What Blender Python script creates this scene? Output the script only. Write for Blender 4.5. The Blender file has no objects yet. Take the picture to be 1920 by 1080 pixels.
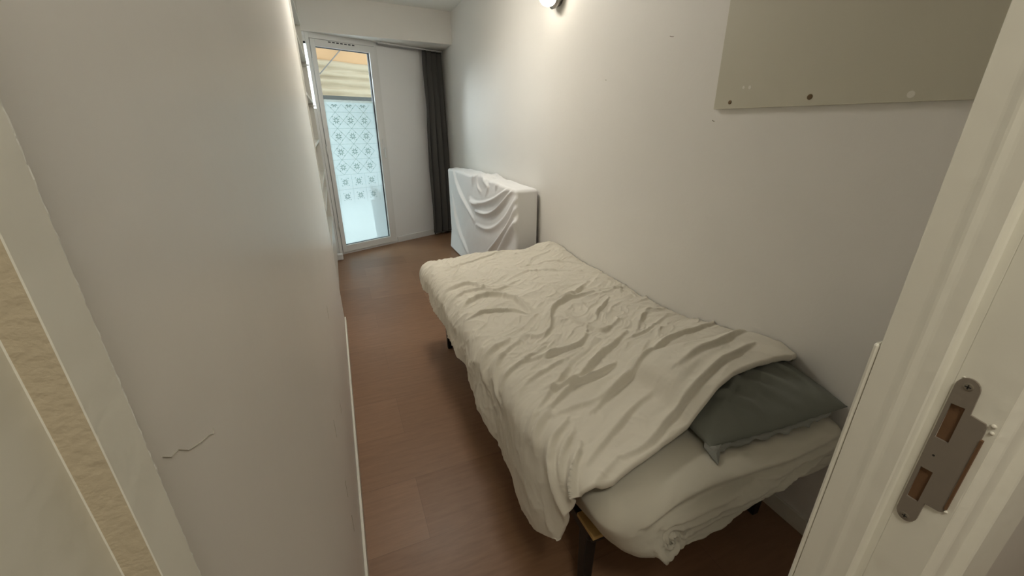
import bpy, bmesh, math, random
import numpy as np
from mathutils import Vector, Matrix, noise
random.seed(4); np.random.seed(4)
C = bpy.context.scene.collection
sc = bpy.context.scene
R = math.radians

# ------------------------------------------------------------------ camera
cam_d = bpy.data.cameras.new('camera'); cam = bpy.data.objects.new('camera', cam_d); C.objects.link(cam)
rot = Matrix(((0.923, 0.143, -0.357), (-0.384, 0.341, -0.858), (-0.001, 0.929, 0.370)))
cx = rot.col[0].normalized(); cz = (rot.col[2] - cx * rot.col[2].dot(cx)).normalized(); cy = cz.cross(cx)
cam.matrix_world = Matrix(((cx.x, cy.x, cz.x, 0), (cx.y, cy.y, cz.y, 0), (cx.z, cy.z, cz.z, 1.45), (0, 0, 0, 1)))
cam_d.sensor_width = 36; cam_d.lens = 36 * 765 / 1920; cam_d.clip_start = 0.01; cam_d.clip_end = 100
sc.camera = cam
# ------------------------------------------------------------------ view, sky, lights
sc.view_settings.view_transform = 'Standard'; sc.view_settings.look = 'None'
sc.view_settings.exposure = 0.0; sc.view_settings.gamma = 1.0; sc.view_settings.use_curve_mapping = False
w = bpy.data.worlds.new('sky'); sc.world = w; w.use_nodes = True
bgn = w.node_tree.nodes['Background']; bgn.inputs[0].default_value = (0.78, 0.90, 1.0, 1); bgn.inputs[1].default_value = 2.5

def area(name, loc, size, size_y, power, col, rot=(0, 0, 0), portal=False):
    l = bpy.data.lights.new(name, 'AREA'); l.shape = 'RECTANGLE'; l.size = size; l.size_y = size_y
    l.energy = power; l.color = col; l.cycles.is_portal = portal
    o = bpy.data.objects.new(name, l); o.location = loc; o.rotation_euler = rot; C.objects.link(o); return o
WA = R(24); WP = Vector((0.614, 5.48, 0))                 # window wall line: direction WA through WP
WU = Vector((math.cos(WA), math.sin(WA), 0)); WN = Vector((-math.sin(WA), math.cos(WA), 0))
def wpt(u, z, n=0.0):                                     # u along the window wall, n outwards
    p = WP + WU * u + WN * n; return Vector((p.x, p.y, z))
# portal that guides sky sampling through the glazed balcony door
area('daylight_portal', wpt(-0.40, 1.15, 0.16), 0.85, 2.3, 1, (1, 1, 1), (R(-90), 0, WA), True)
# hazy sun reaching the balcony door from the left
sl = bpy.data.lights.new('hazy_sun', 'SUN'); sl.energy = 12; sl.angle = R(45); sl.color = (0.84, 0.92, 1.0)
so = bpy.data.objects.new('hazy_sun', sl); C.objects.link(so); so.location = (-4, 9, 6)
_az, _el = R(137), R(24); so.rotation_euler = Vector((math.cos(_az) * math.cos(_el), math.sin(_az) * math.cos(_el), math.sin(_el))).to_track_quat('Z', 'Y').to_euler()
# added hall fill light behind the camera, with no fixture
area('hall_fill', (0.10, -0.42, 2.38), 0.3, 0.3, 10, (1.0, 0.93, 0.78))

# ------------------------------------------------------------------ helpers
def new_mesh(name, verts, faces, m, parent=None, smooth=False):
    me = bpy.data.meshes.new(name); me.from_pydata([tuple(v) for v in verts], [], [tuple(f) for f in faces])
    ms = m if isinstance(m, (list, tuple)) else [m]
    for x in ms: me.materials.append(x)
    me.update(); o = bpy.data.objects.new(name, me); C.objects.link(o)
    if smooth:
        for p in me.polygons: p.use_smooth = True
    if parent: o.parent = parent
    return o
def obj(name, bm, m, parent=None, smooth=False, bevel=0.0):
    bmesh.ops.recalc_face_normals(bm, faces=bm.faces)
    me = bpy.data.meshes.new(name); bm.to_mesh(me); bm.free()
    ms = m if isinstance(m, (list, tuple)) else [m]
    for x in ms: me.materials.append(x)
    o = bpy.data.objects.new(name, me); C.objects.link(o)
    if smooth:
        for p in me.polygons: p.use_smooth = True
    if parent: o.parent = parent
    if bevel:
        b = o.modifiers.new('bevel', 'BEVEL'); b.width = bevel; b.segments = 2; b.limit_method = 'ANGLE'
    return o
def bx(bm, x0, x1, y0, y1, z0, z1, M=None, mi=0):
    vs = [Vector((x, y, z)) for x in (x0, x1) for y in (y0, y1) for z in (z0, z1)]
    if M: vs = [M(v) for v in vs]
    v = [bm.verts.new(p) for p in vs]
    for f in ((0, 1, 3, 2), (4, 6, 7, 5), (0, 4, 5, 1), (2, 3, 7, 6), (0, 2, 6, 4), (1, 5, 7, 3)):
        fc = bm.faces.new([v[i] for i in f]); fc.material_index = mi
def wbx(bm, u0, u1, n0, n1, z0, z1, mi=0):                 # box in window wall coordinates
    bx(bm, u0, u1, n0, n1, z0, z1, lambda v: wpt(v.x, v.z, v.y), mi)
def tube(bm, pts, r, seg=10, cap=True):
    rings = []
    for i, p in enumerate(pts):
        p = Vector(p); a = Vector(pts[max(0, i - 1)]); b = Vector(pts[min(len(pts) - 1, i + 1)]); d = (b - a).normalized()
        s = Vector((0, 0, 1)) if abs(d.z) < .9 else Vector((1, 0, 0)); e1 = d.cross(s).normalized(); e2 = d.cross(e1)
        rr = r[i] if isinstance(r, (list, tuple)) else r
        rings.append([bm.verts.new(p + e1 * rr * math.cos(2 * math.pi * k / seg) + e2 * rr * math.sin(2 * math.pi * k / seg)) for k in range(seg)])
    for A, B in zip(rings, rings[1:]):
        for k in range(seg): bm.faces.new((A[k], A[(k + 1) % seg], B[(k + 1) % seg], B[k]))
    if cap: bm.faces.new(rings[0][::-1]); bm.faces.new(rings[-1])
def lathe(bm, c, axis, prof, seg=32):                      # prof: (distance along axis, radius)
    c = Vector(c); d = Vector(axis).normalized(); tube(bm, [c + d * a for a, r in prof], [max(r, 1e-4) for a, r in prof], seg)
def thing(name, label, cat, loc=(0, 0, 0), group=None):
    o = bpy.data.objects.new(name, None); C.objects.link(o); o.location = loc; o.empty_display_size = .05
    o['label'] = label; o['category'] = cat
    if group: o['group'] = group
    return o
def put(o, root):                                          # parent keeping world coordinates of the mesh data
    o.parent = root; o.matrix_parent_inverse = Matrix.Translation(-root.location); return o
def tag(o, label, cat, group=None):
    o['label'] = label; o['category'] = cat
    if group: o['group'] = group
    return o
def struct(o): o['kind'] = 'structure'; return o
def grid_mesh(name, X, Y, Z, m, smooth=True):
    n, k = X.shape; v = np.stack([X, Y, Z], -1).reshape(-1, 3)
    i = np.arange(n * k).reshape(n, k)
    f = np.stack([i[:-1, :-1], i[1:, :-1], i[1:, 1:], i[:-1, 1:]], -1).reshape(-1, 4)
    return new_mesh(name, v.tolist(), f.tolist(), m, None, smooth)

# numpy noise
_P = np.random.RandomState(7).rand(256, 256)
def vnoise(x, y):
    xi = np.floor(x).astype(int); yi = np.floor(y).astype(int); fx = x - xi; fy = y - yi
    fx = fx * fx * fx * (fx * (fx * 6 - 15) + 10); fy = fy * fy * fy * (fy * (fy * 6 - 15) + 10)
    g = lambda a, b: _P[a % 256, b % 256]
    return (g(xi, yi) * (1 - fx) + g(xi + 1, yi) * fx) * (1 - fy) + (g(xi, yi + 1) * (1 - fx) + g(xi + 1, yi + 1) * fx) * fy * 1.0 - 0.5
def fbm(x, y, o=3):
    s = 0; a = 1.0
    for k in range(o): s = s + a * vnoise(x * 2 ** k + 17 * k, y * 2 ** k + 5 * k); a *= .5
    return s
def ridges(U, V, lines, amp, wid, seed=1):
    """sum of rounded folds that follow the given lines"""
    rs = np.random.RandomState(seed); H = np.zeros_like(U)
    for pl in lines:
        for _ in range(2):                                  # round off the corners of the line
            q_ = [pl[0]]
            for a, b in zip(pl, pl[1:]): q_ += [(a[0] * .75 + b[0] * .25, a[1] * .75 + b[1] * .25), (a[0] * .25 + b[0] * .75, a[1] * .25 + b[1] * .75)]
            pl = q_ + [pl[-1]]
        A = amp * (0.6 + 0.8 * rs.rand()); W = wid * (0.7 + 0.7 * rs.rand()); lens = [0.0]
        for a, b in zip(pl, pl[1:]): lens.append(lens[-1] + math.hypot(b[0] - a[0], b[1] - a[1]))
        L = lens[-1]; best = np.full_like(U, 9.0); bt = np.zeros_like(U); side = np.zeros_like(U)
        for k, (a, b) in enumerate(zip(pl, pl[1:])):
            dx, dy = b[0] - a[0], b[1] - a[1]; q = dx * dx + dy * dy + 1e-9
            t = np.clip(((U - a[0]) * dx + (V - a[1]) * dy) / q, 0, 1)
            ex = U - a[0] - t * dx; ey = V - a[1] - t * dy; d = np.sqrt(ex * ex + ey * ey)
            m = d < best; best = np.where(m, d, best); bt = np.where(m, (lens[k] + t * (lens[k + 1] - lens[k])) / L, bt)
            side = np.where(m, np.sign(dx * ey - dy * ex), side)
        Wd = W * (1 + 0.45 * side)                          # one flank steeper than the other
        tap = np.clip(np.sin(np.pi * (0.08 + 0.84 * bt)), 0, 1) ** 0.7
        h = A * tap * (np.exp(-(best / Wd) ** 1.5) - 0.15 * np.exp(-((best - 2.2 * Wd) / Wd) ** 2))
        H = H + h
    return H

# ------------------------------------------------------------------ materials
def mat(name, col, rough=0.6, bump=0.0, bscale=40, metal=0.0, vary=0.0, vscale=3, coat=0.0, spec=0.5, bdist=0.002):
    m = bpy.data.materials.new(name); m.use_nodes = True; nt = m.node_tree; b = nt.nodes['Principled BSDF']
    b.inputs['Base Color'].default_value = (*col, 1); b.inputs['Roughness'].default_value = rough; b.inputs['Metallic'].default_value = metal
    b.inputs['Specular IOR Level'].default_value = spec; b.inputs['Coat Weight'].default_value = coat
    tc = nt.nodes.new('ShaderNodeTexCoord')
    if bump:
        n = nt.nodes.new('ShaderNodeTexNoise'); n.inputs['Scale'].default_value = bscale; n.inputs['Detail'].default_value = 4
        nt.links.new(tc.outputs['Object'], n.inputs['Vector'])
        bp = nt.nodes.new('ShaderNodeBump'); bp.inputs['Strength'].default_value = bump; bp.inputs['Distance'].default_value = bdist
        nt.links.new(n.outputs[0], bp.inputs['Height']); nt.links.new(bp.outputs[0], b.inputs['Normal'])
    if vary:
        n = nt.nodes.new('ShaderNodeTexNoise'); n.inputs['Scale'].default_value = vscale; n.inputs['Detail'].default_value = 3
        nt.links.new(tc.outputs['Object'], n.inputs['Vector'])
        mx = nt.nodes.new('ShaderNodeMix'); mx.data_type = 'RGBA'
        mx.inputs[6].default_value = (*[c * (1 - vary) for c in col], 1); mx.inputs[7].default_value = (*[min(1, c * (1 + vary)) for c in col], 1)
        nt.links.new(n.outputs[0], mx.inputs[0]); nt.links.new(mx.outputs[2], b.inputs['Base Color'])
    return m
M = {}
M['wall'] = mat('wall_paint', (0.80, 0.775, 0.725), 0.55, 0.25, 55, vary=0.03, vscale=2)
M['wall_left'] = mat('satin_wall_paint', (0.84, 0.815, 0.765), 0.36, 0.3, 9, vary=0.03, vscale=3, bdist=0.006)
M['ceiling'] = mat('ceiling_paint', (0.88, 0.87, 0.82), 0.8, 0.2, 80)
M['jamb'] = mat('gloss_cream_paint', (0.87, 0.855, 0.76), 0.42, 0.35, 28, vary=0.03, vscale=8, bdist=0.003)
M['frame'] = mat('white_pvc', (0.80, 0.80, 0.78), 0.35)
M['panelw'] = mat('white_lining_board', (0.88, 0.88, 0.87), 0.5)
M['board'] = mat('beige_board', (0.56, 0.53, 0.42), 0.5, 0.1, 60, vary=0.04, vscale=2)
M['shelf'] = mat('white_shelf_laminate', (0.74, 0.73, 0.67), 0.4)
M['skirt'] = mat('white_skirting_paint', (0.74, 0.71, 0.62), 0.4)
M['black'] = mat('black_steel', (0.012, 0.012, 0.013), 0.4)
M['gasket'] = mat('dark_gasket', (0.03, 0.035, 0.04), 0.5)
M['slat'] = mat('pale_slat_wood', (0.62, 0.42, 0.16), 0.6, 0.2, 30)
M['duvet'] = mat('cream_cotton', (0.70, 0.66, 0.565), 0.85, 0.25, 420, vary=0.02, vscale=6, spec=0.2, bdist=0.0006)
M['sheet'] = mat('grey_beige_jersey', (0.60, 0.57, 0.48), 0.85, 0.15, 500, spec=0.2, bdist=0.0005)
M['sheet_w'] = mat('white_cotton_sheet', (0.90, 0.90, 0.90), 0.85, 0.15, 400, spec=0.2, bdist=0.0005)
M['pillow'] = mat('charcoal_green_cotton', (0.21, 0.218, 0.19), 0.9, 0.3, 400, spec=0.15, bdist=0.0006)
M['piping'] = mat('grey_seam', (0.26, 0.265, 0.24), 0.85)
M['curtain'] = mat('charcoal_curtain_cloth', (0.095, 0.091, 0.085), 0.9, 0.3, 500, spec=0.15, bdist=0.0005)
M['plate'] = mat('dull_steel', (0.28, 0.245, 0.205), 0.5, 0.15, 200, metal=0.35)
M['screw'] = mat('worn_steel_screw', (0.30, 0.27, 0.22), 0.4, metal=0.6)
M['brass'] = mat('dark_brass_screw', (0.12, 0.08, 0.04), 0.4, metal=0.7)
M['bead'] = mat('white_paint_bead', (0.90, 0.90, 0.84), 0.5, 0.5, 300)
M['band'] = mat('rough_tan_step_shade', (0.50, 0.43, 0.31), 0.8, 0.5, 260, vary=0.05, vscale=40, bdist=0.0012)  # rough tan step, darkened to stand in for shade on its hall-facing side
M['rawwood'] = mat('raw_wood', (0.16, 0.085, 0.04), 0.8, 0.3, 90)
M['mark'] = mat('grey_scuff', (0.52, 0.49, 0.42), 0.7)
M['hole'] = mat('drill_hole', (0.03, 0.028, 0.025), 0.9)
M['metal'] = mat('lamp_metal', (0.45, 0.44, 0.42), 0.35, metal=0.8)
M['plinth'] = mat('grey_plinth', (0.2, 0.19, 0.18), 0.7)

def floor_mat():
    m = bpy.data.materials.new('brown_vinyl_planks'); m.use_nodes = True; nt = m.node_tree; b = nt.nodes['Principled BSDF']; L = nt.links.new
    tc = nt.nodes.new('ShaderNodeTexCoord')
    br = nt.nodes.new('ShaderNodeTexBrick'); br.offset = 0.5; br.inputs['Scale'].default_value = 1.0
    br.inputs['Brick Width'].default_value = 0.92; br.inputs['Row Height'].default_value = 0.31; br.inputs['Mortar Size'].default_value = 0.0008
    br.inputs['Mortar Smooth'].default_value = 0.3
    br.inputs['Color1'].default_value = (0.25, 0.140, 0.080, 1); br.inputs['Color2'].default_value = (0.30, 0.172, 0.102, 1); br.inputs['Mortar'].default_value = (0.19, 0.11, 0.066, 1)
    mp0 = nt.nodes.new('ShaderNodeMapping'); mp0.inputs['Location'].default_value = (0.33, 0.12, 0); L(tc.outputs['Object'], mp0.inputs['Vector']); L(mp0.outputs[0], br.inputs['Vector'])
    mp = nt.nodes.new('ShaderNodeMapping'); mp.inputs['Scale'].default_value = (4.0, 30, 1); L(tc.outputs['Object'], mp.inputs['Vector'])
    n = nt.nodes.new('ShaderNodeTexNoise'); n.inputs['Scale'].default_value = 1.6; n.inputs['Detail'].default_value = 7; n.inputs['Roughness'].default_value = 0.65; L(mp.outputs[0], n.inputs['Vector'])
    cr = nt.nodes.new('ShaderNodeValToRGB'); cr.color_ramp.elements[0].position = .3; cr.color_ramp.elements[0].color = (0.86, 0.85, 0.84, 1)
    cr.color_ramp.elements[1].position = .72; cr.color_ramp.elements[1].color = (1.10, 1.10, 1.10, 1); L(n.outputs[0], cr.inputs[0])
    n2 = nt.nodes.new('ShaderNodeTexNoise'); n2.inputs['Scale'].default_value = 2.2; n2.inputs['Detail'].default_value = 4; L(tc.outputs['Object'], n2.inputs['Vector'])
    cr2 = nt.nodes.new('ShaderNodeValToRGB'); cr2.color_ramp.elements[0].color = (0.88, 0.90, 0.92, 1); cr2.color_ramp.elements[1].color = (1.12, 1.10, 1.06, 1); L(n2.outputs[0], cr2.inputs[0])
    m1 = nt.nodes.new('ShaderNodeMix'); m1.data_type = 'RGBA'; m1.blend_type = 'MULTIPLY'; m1.inputs[0].default_value = 1; L(br.outputs[0], m1.inputs[6]); L(cr.outputs[0], m1.inputs[7])
    m2 = nt.nodes.new('ShaderNodeMix'); m2.data_type = 'RGBA'; m2.blend_type = 'MULTIPLY'; m2.inputs[0].default_value = 1; L(m1.outputs[2], m2.inputs[6]); L(cr2.outputs[0], m2.inputs[7])
    L(m2.outputs[2], b.inputs['Base Color'])
    b.inputs['Roughness'].default_value = 0.42; b.inputs['Specular IOR Level'].default_value = 0.28
    b.inputs['Coat Weight'].default_value = 0.04; b.inputs['Coat Roughness'].default_value = 0.26
    bp = nt.nodes.new('ShaderNodeBump'); bp.inputs['Strength'].default_value = .35; bp.inputs['Distance'].default_value = .001
    L(n.outputs[0], bp.inputs['Height']); L(bp.outputs[0], b.inputs['Normal'])
    return m
M['floor'] = floor_mat()
def glass_mat():
    m = bpy.data.materials.new('clear_glass'); m.use_nodes = True; nt = m.node_tree; nt.nodes.clear(); L = nt.links.new
    o = nt.nodes.new('ShaderNodeOutputMaterial'); t = nt.nodes.new('ShaderNodeBsdfTransparent'); t.inputs[0].default_value = (0.96, 0.98, 0.97, 1)
    g = nt.nodes.new('ShaderNodeBsdfGlossy'); g.inputs['Roughness'].default_value = 0.02; mx = nt.nodes.new('ShaderNodeMixShader'); mx.inputs[0].default_value = 0.05
    L(t.outputs[0], mx.inputs[1]); L(g.outputs[0], mx.inputs[2]); L(mx.outputs[0], o.inputs[0]); return m
M['glass'] = glass_mat()
def film_mat(name, col, clear):
    m = bpy.data.materials.new(name); m.use_nodes = True; nt = m.node_tree; nt.nodes.clear(); L = nt.links.new
    o = nt.nodes.new('ShaderNodeOutputMaterial'); tl = nt.nodes.new('ShaderNodeBsdfTranslucent'); tl.inputs[0].default_value = (*col, 1)
    t = nt.nodes.new('ShaderNodeBsdfTransparent'); t.inputs[0].default_value = (*col, 1); d = nt.nodes.new('ShaderNodeBsdfDiffuse'); d.inputs[0].default_value = (*col, 1)
    a = nt.nodes.new('ShaderNodeMixShader'); a.inputs[0].default_value = clear; L(tl.outputs[0], a.inputs[1]); L(t.outputs[0], a.inputs[2])
    c = nt.nodes.new('ShaderNodeMixShader'); c.inputs[0].default_value = 0.15; L(a.outputs[0], c.inputs[1]); L(d.outputs[0], c.inputs[2]); L(c.outputs[0], o.inputs[0]); return m
M['film'] = film_mat('frosted_film', (0.68, 0.72, 0.71), 0.74)
M['filmprint'] = film_mat('sage_print_on_film', (0.22, 0.28, 0.26), 0.35)
def emit_mat(name, col, s):
    m = bpy.data.materials.new(name); m.use_nodes = True; b = m.node_tree.nodes['Principled BSDF']; b.inputs['Base Color'].default_value = (1, 1, 1, 1)
    b.inputs['Emission Color'].default_value = (*col, 1); b.inputs['Emission Strength'].default_value = s; return m
M['globe'] = emit_mat('glowing_bulb_glass', (1.0, 0.90, 0.74), 12)
RIDGES_TOP = [[(0.535, 2.424), (0.679, 2.453), (0.847, 2.526), (1.018, 2.613)], [(0.406, 2.035), (0.52, 2.12), (0.617, 2.114), (0.663, 1.992), (0.706, 1.941), (0.837, 2.022)], [(0.43, 1.905), (0.538, 2.011), (0.671, 2.015)], [(0.805, 2.072), (0.914, 2.141), (1.087, 2.15), (1.281, 2.027)], [(0.446, 1.763), (0.509, 1.872), (0.604, 1.921), (0.706, 1.878), (0.745, 1.773), (0.753, 1.66), (0.747, 1.586)], [(0.472, 1.678), (0.567, 1.712), (0.669, 1.669), (0.725, 1.596)], [(0.662, 1.402), (0.707, 1.383), (0.766, 1.419), (0.815, 1.534), (0.897, 1.626), (0.992, 1.669), (1.114, 1.707), (1.218, 1.727)], [(0.88, 1.531), (0.881, 1.437), (0.912, 1.38), (0.933, 1.329), (0.964, 1.295), (1.065, 1.36), (1.148, 1.395)], [(1.224, 1.757), (1.339, 1.725), (1.392, 1.72), (1.379, 1.596)], [(1.013, 1.451), (1.13, 1.556), (1.22, 1.632)], [(0.378, 1.26), (0.428, 1.335), (0.488, 1.379), (0.554, 1.408)], [(0.375, 1.134), (0.44, 1.249), (0.529, 1.344), (0.587, 1.375)], [(0.403, 1.149), (0.444, 1.173), (0.546, 1.236), (0.676, 1.301)], [(0.567, 1.243), (0.633, 1.232), (0.723, 1.245), (0.785, 1.237), (0.852, 1.283), (0.9, 1.343)], [(0.439, 1.044), (0.505, 1.106), (0.588, 1.142), (0.715, 1.181), (0.776, 1.206)], [(0.41, 0.903), (0.457, 0.935), (0.54, 1.014), (0.639, 1.092), (0.686, 1.131)], [(0.479, 0.936), (0.551, 0.974), (0.648, 1.033), (0.751, 1.104), (0.851, 1.158), (0.96, 1.2), (1.047, 1.26)], [(0.409, 0.856), (0.466, 0.91), (0.508, 0.935)], [(0.551, 1.035), (0.615, 1.034), (0.736, 1.037), (0.852, 1.076)], [(0.511, 0.912), (0.603, 0.929), (0.665, 0.914), (0.754, 0.95), (0.846, 0.991), (0.958, 1.064), (1.049, 1.127)], [(1.077, 1.228), (1.147, 1.303), (1.234, 1.383), (1.299, 1.431), (1.408, 1.439)], [(0.992, 1.187), (1.102, 1.218), (1.194, 1.262), (1.36, 1.355)], [(1.091, 2.28), (1.256, 2.305), (1.39, 2.155), (1.419, 2.053)], [(0.893, 1.711), (0.934, 1.652), (1.039, 1.708), (1.233, 1.856)], [(0.633, 0.881), (0.785, 0.962), (0.916, 1.008), (1.113, 1.101), (1.303, 1.135), (1.538, 1.165)], [(0.599, 0.682), (0.692, 0.693), (0.831, 0.76), (0.957, 0.787), (1.054, 0.819), (1.165, 0.836), (1.298, 0.866)], [(0.493, 0.698), (0.594, 0.755), (0.772, 0.851), (0.875, 0.879)], [(0.331, 0.597), (0.404, 0.633), (0.454, 0.696), (0.518, 0.766)], [(0.352, 0.542), (0.42, 0.581), (0.475, 0.635), (0.587, 0.687)], [(1.508, 1.05), (1.49, 0.944), (1.431, 0.847)], [(0.966, 0.886), (1.088, 0.918), (1.18, 0.915), (1.398, 0.982)], [(0.418, 0.711), (0.464, 0.768), (0.53, 0.826)], [(0.336, 0.646), (0.394, 0.721), (0.45, 0.815), (0.531, 0.873)]]
RIDGES_STAND = [[(4.681, 0.996), (4.556, 0.833), (4.241, 0.678), (3.992, 0.567)], [(4.805, 0.674), (4.597, 0.332), (4.227, 0.133)], [(4.056, 0.733), (3.734, 0.76), (3.386, 0.849), (3.147, 0.945), (2.987, 1.033)], [(3.941, 0.652), (3.597, 0.679), (3.329, 0.762), (3.093, 0.904), (2.938, 1.011)], [(3.915, 0.519), (3.608, 0.536), (3.335, 0.619), (3.096, 0.753), (2.938, 0.899), (2.842, 0.978)], [(3.588, 0.322), (3.31, 0.49), (3.043, 0.692), (2.889, 0.878)], [(3.314, 0.386), (3.072, 0.603), (2.864, 0.788), (2.772, 0.898)], [(4.009, 0.936), (3.915, 1.039)], [(3.861, 0.999), (3.833, 0.909), (3.725, 0.866)], [(3.707, 1.048), (3.643, 0.977), (3.509, 0.95), (3.582, 0.874)], [(3.438, 1.053), (3.286, 1.028), (3.319, 0.963)], [(4.096, 0.752), (3.932, 0.728), (3.812, 0.735)]]

# ------------------------------------------------------------------ room shell
XL, XR, CEIL, YE = -0.105, 1.45, 2.65, 0.20
def wslab(name, bm, m, **k): return struct(obj(name, bm, m, **k))
bm = bmesh.new()
pts = [(-1.2, -1.8), (2.0, -1.8), (2.0, 6.3), (1.6, 5.92), (-1.2, 4.68)]
a = [bm.verts.new((x, y, 0)) for x, y in pts]; b_ = [bm.verts.new((x, y, -0.12)) for x, y in pts]
bm.faces.new(a); bm.faces.new(b_[::-1])
for i in range(5): j = (i + 1) % 5; bm.faces.new((a[i], a[j], b_[j], b_[i]))
wslab('floor', bm, M['floor'])
bm = bmesh.new(); bx(bm, -1.2, 2.0, 0.10, 6.4, CEIL, CEIL + .12); bx(bm, -1.2, 2.0, -1.8, 0.10, 2.45, 2.77); wslab('ceiling', bm, M['ceiling'])
# right wall
bm = bmesh.new(); bx(bm, XR, XR + .12, 0.1, 6.3, 0, CEIL); wr = wslab('wall_right', bm, M['wall'])
# left wall: leans back a touch, ends before the shelf recess
bm = bmesh.new()
def lean(v): return Vector((v.x - 0.006 * v.z if v.x > -0.2 else v.x, v.y, v.z))
bx(bm, -0.5, XL, YE - .04, 3.17, 0, CEIL, lean); wl = wslab('wall_left', bm, M['wall_left'], bevel=.004)
bm = bmesh.new(); bx(bm, -0.62, -0.50, 3.17, 5.2, 0, CEIL); wslab('wall_recess', bm, M['wall'])
# window wall pieces
bm = bmesh.new()
wbx(bm, 0.0, 1.02, 0, .14, 0, 2.55); wbx(bm, -1.25, 1.02, 0, .14, 2.29, 2.65); wbx(bm, -1.25, -1.12, 0, .14, 1.0, 2.29)
wbx(bm, -1.25, -0.786, 0, .14, 0, 1.0)
wslab('wall_window', bm, M['panelw'])
# lowered box over the window
bm = bmesh.new(); q = [(-0.55, 5.07), (XR, 5.30), (XR, 5.99), (-0.55, 5.08)]
a = [bm.verts.new((x, y, 2.325)) for x, y in q]; b_ = [bm.verts.new((x, y, CEIL)) for x, y in q]
bm.faces.new(a[::-1]); bm.faces.new(b_)
for i in range(4): j = (i + 1) % 4; bm.faces.new((a[i], a[j], b_[j], b_[i]))
wslab('trim_1', bm, M['wall'])
# skirtings
bm = bmesh.new(); bx(bm, XL, XL + .010, YE, 3.18, 0, 0.055); wslab('baseboard_left', bm, M['skirt'], bevel=.002)
bm = bmesh.new(); bx(bm, XR - .012, XR, YE, 5.7, 0, 0.07); wslab('baseboard_right', bm, M['skirt'], bevel=.002)
bm = bmesh.new(); wbx(bm, 0.012, 0.93, -0.012, 0, 0, 0.075); wslab('baseboard_window', bm, M['frame'], bevel=.002)

# entry wall and hall
bm = bmesh.new()
bx(bm, 0.54, XR, 0.115, YE - .004, 0, CEIL); bx(bm, -0.62, -0.135, 0.115, 0.155, 0, CEIL); bx(bm, -0.62, XR, 0.115, YE - .004, 2.08, CEIL)
wslab('wall_entry', bm, M['wall'])
bm = bmesh.new()
bx(bm, -1.2, -1.08, -1.8, .115, 0, 2.45); bx(bm, 1.9, 2.0, -1.8, .115, 0, 2.45); bx(bm, -1.2, 2.0, -1.9, -1.8, 0, 2.45)
bx(bm, XR, 2.0, .1, .2, 0, 2.45); bx(bm, -1.2, -0.62, .1, .2, 0, 2.45)
wslab('wall_hall', bm, M['wall'])

# left door jamb (profile in x,y swept up), with slightly uneven painted edges
def sweep(name, prof, z0, z1, m, n=90, jit=.0007, rough=(0,), seed=0, bev=.0012, band=None, rim=None):
    full = []
    for j, (x, y) in enumerate(prof):                       # cut a small chamfer at every corner of the profile
        p = Vector((x, y)); a = Vector(prof[j - 1]) - p; b = Vector(prof[(j + 1) % len(prof)]) - p
        for q in (a, b): e = p + q.normalized() * min(bev, q.length * .3); full.append((e.x, e.y, j))
    prof = full; vs = []; fs = []; k = len(prof)
    for i in range(n + 1):
        z = z0 + (z1 - z0) * i / n
        for j, (x, y, j0) in enumerate(prof):
            s = (.3 * noise.noise((z * 14, j0 * 7.3 + seed, 0)) if j0 in rough else 0) + .75 * noise.noise((z * 260, j0 * 3.1 + seed, 5)) * (1 if j0 in rough else 0)
            vs.append((x + s * jit, y + s * jit * .8, z))
    for i in range(n):
        for j in range(k): jj = (j + 1) % k; fs.append((i * k + j, i * k + jj, (i + 1) * k + jj, (i + 1) * k + j))
    fs.append(tuple(range(k))[::-1]); fs.append(tuple(n * k + j for j in range(k)))
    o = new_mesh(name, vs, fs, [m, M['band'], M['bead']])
    for p in o.data.polygons:
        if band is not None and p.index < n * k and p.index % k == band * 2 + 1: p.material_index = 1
        if rim is not None and p.index < n * k and p.index % k in rim: p.material_index = 2
    bmm = bmesh.new(); bmm.from_mesh(o.data); bmesh.ops.recalc_face_normals(bmm, faces=bmm.faces); bmm.to_mesh(o.data); bmm.free()
    return o
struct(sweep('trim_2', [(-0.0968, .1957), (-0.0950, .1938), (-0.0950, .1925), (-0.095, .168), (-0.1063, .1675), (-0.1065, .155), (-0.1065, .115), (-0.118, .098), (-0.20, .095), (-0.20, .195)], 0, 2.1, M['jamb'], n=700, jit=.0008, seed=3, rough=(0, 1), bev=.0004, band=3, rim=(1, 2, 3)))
# right door jamb: stop, rebate with two cut pockets, hall casing
sw = sweep('trim_3', [(0.5, .198), (0.5, .1955), (0.5, .177), (0.4985, .170), (0.5, .163), (0.5, .1490), (0.5112, .1480), (0.5112, .1395), (0.56, .1395), (0.56, .198)], 0, 2.1, M['jamb'], n=420, jit=.0005, seed=9)
struct(sw)
# rebate block below / above / around the plate pockets
PX = 0.5112
bm = bmesh.new()
yL, yH = .1010, .1400
def cell(y0, y1, z0, z1): bx(bm, PX, PX + .03, y0, y1, z0, z1)
cell(yL, yH, 0, 1.0851); cell(yL, yH, 1.1263, 1.1632); cell(yL, yH, 1.2045, 2.1)
for z0, z1 in ((1.0851, 1.1263), (1.1632, 1.2045)): cell(yL, .1258, z0, z1); cell(.1356, yH, z0, z1)
bx(bm, PX + .03, PX + .045, yL, yH, 0, 2.1)
struct(obj('trim_4', bm, M['jamb']))
struct(sweep('trim_5', [(PX, .1012), (PX + .006, .094), (PX + .03, .092), (PX + .034, .083), (0.62, .080), (0.62, .1145), (PX, .1145 - .004)], 0, 2.1, M['jamb'], n=300, jit=.0004, seed=21))
# batten standing against the room side of the jamb
bm = bmesh.new(); bx(bm, 0.5005, 0.56, .198, .2045, 0, 1.236); struct(obj('trim_6', bm, M['jamb'], bevel=.003))
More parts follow.
